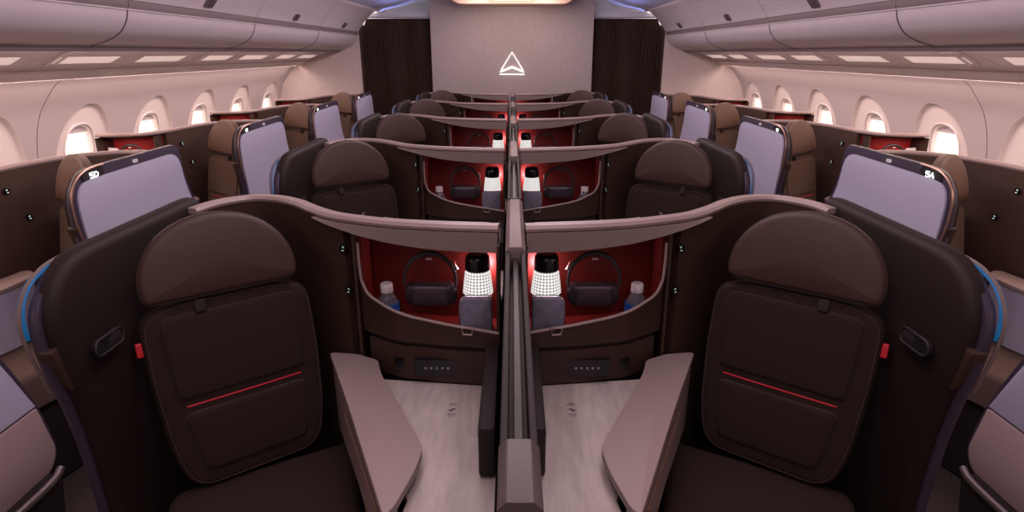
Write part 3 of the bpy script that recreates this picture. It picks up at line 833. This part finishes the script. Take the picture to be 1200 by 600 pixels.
# front of the cabin
struct('wall_front', MB().box(-2.8, 2.8, YF+.70, YF+.75, -.05, 2.35), 'ceil')
struct('wall_centre', MB().box(-.90, .90, YF+.02, YF+.42, 0, 2.25), 'weave', bevel=.008)
for s, nm in ((1, 'wall_front_right'), (-1, 'wall_front_left')):
    struct(nm, MB().prism([(s*1.685, 0), (s*1.685, 1.80), (s*1.70, 1.96), (s*1.9, 2.1), (s*2.8, 2.1), (s*2.8, 0)], YF, YF+.06, 'xz'), 'bulk')
    # pale sill that carries the dark screen
    struct('trim_%d' % (23 if s > 0 else 24), MB().box(*sorted((s*.90, s*1.75)), YF+.12, YF+.32, 1.875, 1.93), 'ceil', bevel=.01)
for s, side in ((1, 'right'), (-1, 'left')):
    # ribbed dark screen: pleated sheet
    t = Thing('pleated_curtain', (s*1.29, YF+.17, 0)); t.place(0, 0)
    n = 240; top = []; vs = []
    for i in range(n+1):
        x = .905+(1.672-.905)*i/n
        y = YF+.17-.006*abs(math.sin(PI*26*i/n))-.003*math.sin(PI*57*i/n)
        zt = 1.865 if x < 1.63 else 1.865-(x-1.63)*2.4
        vs += [(s*x, y, 0), (s*x, y, zt), (s*x, y+.03, zt), (s*x, y+.03, 0)]
    fs = []
    for i in range(n):
        for q in range(4): w = (q+1) % 4; fs.append((i*4+q, i*4+w, i*4+4+w, i*4+4+q))
    fs += [(3, 2, 1, 0), tuple(n*4+q for q in range(4))]
    t.part('curtain', MB().add(vs, fs), 'curtain')
    t.part('curtain_edge', MB().box(*sorted((s*1.668, s*1.684)), YF-.004, YF+.2, 0, 1.80), 'bronze' if False else 'shell', bevel=.003)
    props(t.root, 'dark brown pleated curtain on the %s of the emblem wall' % side, 'curtain', 'curtains at the front')
# emblem
t = Thing('wall_emblem', (0, YF+.0, 1.27)); t.place(0, 0)
ye = YF+.012
def E(px, py): return ((px-438)/5.456/104.6, ye, 1.5+(62-py/5.456)/109.0*1.0)
t.part('outline', MB().tube([E(368, 446), E(438, 333), E(508, 446)], .0042, 8), 'neon')
ch = [E(*p) for p in ((360, 463), (368, 451), (438, 421), (508, 451), (516, 463), (438, 434))]
t.part('chevron', MB().prism([(a, c) for a, b, c in ch], ye-.008, ye+.004, 'xz'), 'neon')
t.part('base_line', MB().tube([E(360, 474), E(518, 475)], .0042, 8), 'neon')
props(t.root, 'white glowing triangular emblem on the grey woven front wall', 'emblem')
# warm ceiling housing above the wall
t = Thing('ceiling_light', (0, YF-.3, 2.25)); t.place(0, 0)
oh = rnd([(-.66, 2.25), (-.63, 2.02), (-.56, 1.975), (.56, 1.975), (.63, 2.02), (.66, 2.25)], [0, .05, .08, .08, .05, 0])
t.part('housing', MB().prism(oh, YF-.45, YF-.05, 'xz'), 'orange', bevel=.01)
t.part('light_panel', MB().prism(rnd([(-.2, 2.005), (.2, 2.005), (.2, 2.2), (-.2, 2.2)], .02), YF-.455, YF-.445, 'xz'), 'orange_in')
props(t.root, 'warm tan rounded light housing hanging at the ceiling above the emblem', 'light')

# ------------------------------------------------------------------ light
def area(name, loc, rot, sx, sy, col, e, spread=None):
    l = bpy.data.lights.new(name, 'AREA'); l.shape = 'RECTANGLE'; l.size = sx; l.size_y = sy; l.color = col; l.energy = e
    if spread: l.spread = spread
    o = bpy.data.objects.new(name, l); C.objects.link(o); o.location = loc; o.rotation_euler = rot; return o
for s in (-1, 1):
    # sidewall wash: long strip under the service panels aimed at the wall
    area('sidewall_light', (s*2.345, 3.2, 1.366), (0, -s*math.radians(12), 0), .02, 7.6, (1, .78, .72), 20)
    area('sidewall_wash', (s*1.97, 2.9, 1.495), (0, -s*math.radians(50), 0), .03, 7.0, (1, .74, .70), 2.5)
    # added strip under the bins' outer edge to brighten the window suites
    area('reading_strip', (s*1.955, 2.9, 1.498), (0, s*math.radians(4), 0), .03, 7.0, (1, .70, .60), 18)
    # ceiling mood lights beside the centre line, aimed at the bins and the aisles
    area('aisle_light', (s*.30, 3.0, 2.12), (0, -s*math.radians(52), 0), .22, 8.0, (1, .83, .93), 44)
    # blue light washing the ceiling in front of the curtains
    area('blue_ceiling_light', (s*1.12, 6.55, 1.90), (math.radians(180), 0, 0), .35, .8, (.30, .38, 1.0), .8)
    area('blue_header_light', (s*1.30, YF+.22, 1.945), (math.radians(180), 0, 0), .7, .06, (.35, .42, 1.0), .35)
area('wall_wash', (0, YF-.60, 1.955), (math.radians(48), 0, 0), 1.0, .12, (1, .80, .74), 3.6)
area('ceiling_wash', (0, 3.7, 2.18), (0, 0, 0), .4, 7.0, (1, .73, .65), 12.5)
def point(name, loc, e, col, r=.012):
    l = bpy.data.lights.new(name, 'POINT'); l.energy = e; l.color = col; l.shadow_soft_size = r
    o = bpy.data.objects.new(name, l); C.objects.link(o); o.location = loc
for s in (-1, 1):
    for k in range(5):
        point('cubby_lamp_light', (s*.070, ROW0+k*PITCH+.124, .945), .60, (1, .55, .62))
    for k in (2, 3, 4):
        area('cubby_strip_light', (s*(XM-.33), WROW0+k*PITCH-.37, 1.062), (math.radians(-5), 0, 0), .16, .03, (1, .72, .68), .15)  # added strip, brightens the red lining of the window cubbies

w = bpy.data.worlds.new('World'); bpy.context.scene.world = w; w.use_nodes = True
w.node_tree.nodes['Background'].inputs[0].default_value = (1, .93, .88, 1)
w.node_tree.nodes['Background'].inputs[1].default_value = 4.5

cam = bpy.data.cameras.new('Camera'); co = bpy.data.objects.new('Camera', cam); C.objects.link(co)
cam.sensor_width = 36; cam.lens = 715/1200*36; cam.clip_start = .05
co.location = (0, 0, 1.5); co.rotation_euler = (math.radians(90-18.4), 0, 0)
sc = bpy.context.scene; sc.camera = co
sc.view_settings.view_transform = 'Standard'; sc.view_settings.look = 'None'; sc.view_settings.exposure = 0; sc.view_settings.gamma = 1
sc.view_settings.use_curve_mapping = False
sc.cycles.max_bounces = 6; sc.cycles.diffuse_bounces = 4; sc.cycles.use_denoising = True
sc.cycles.sample_clamp_indirect = 4
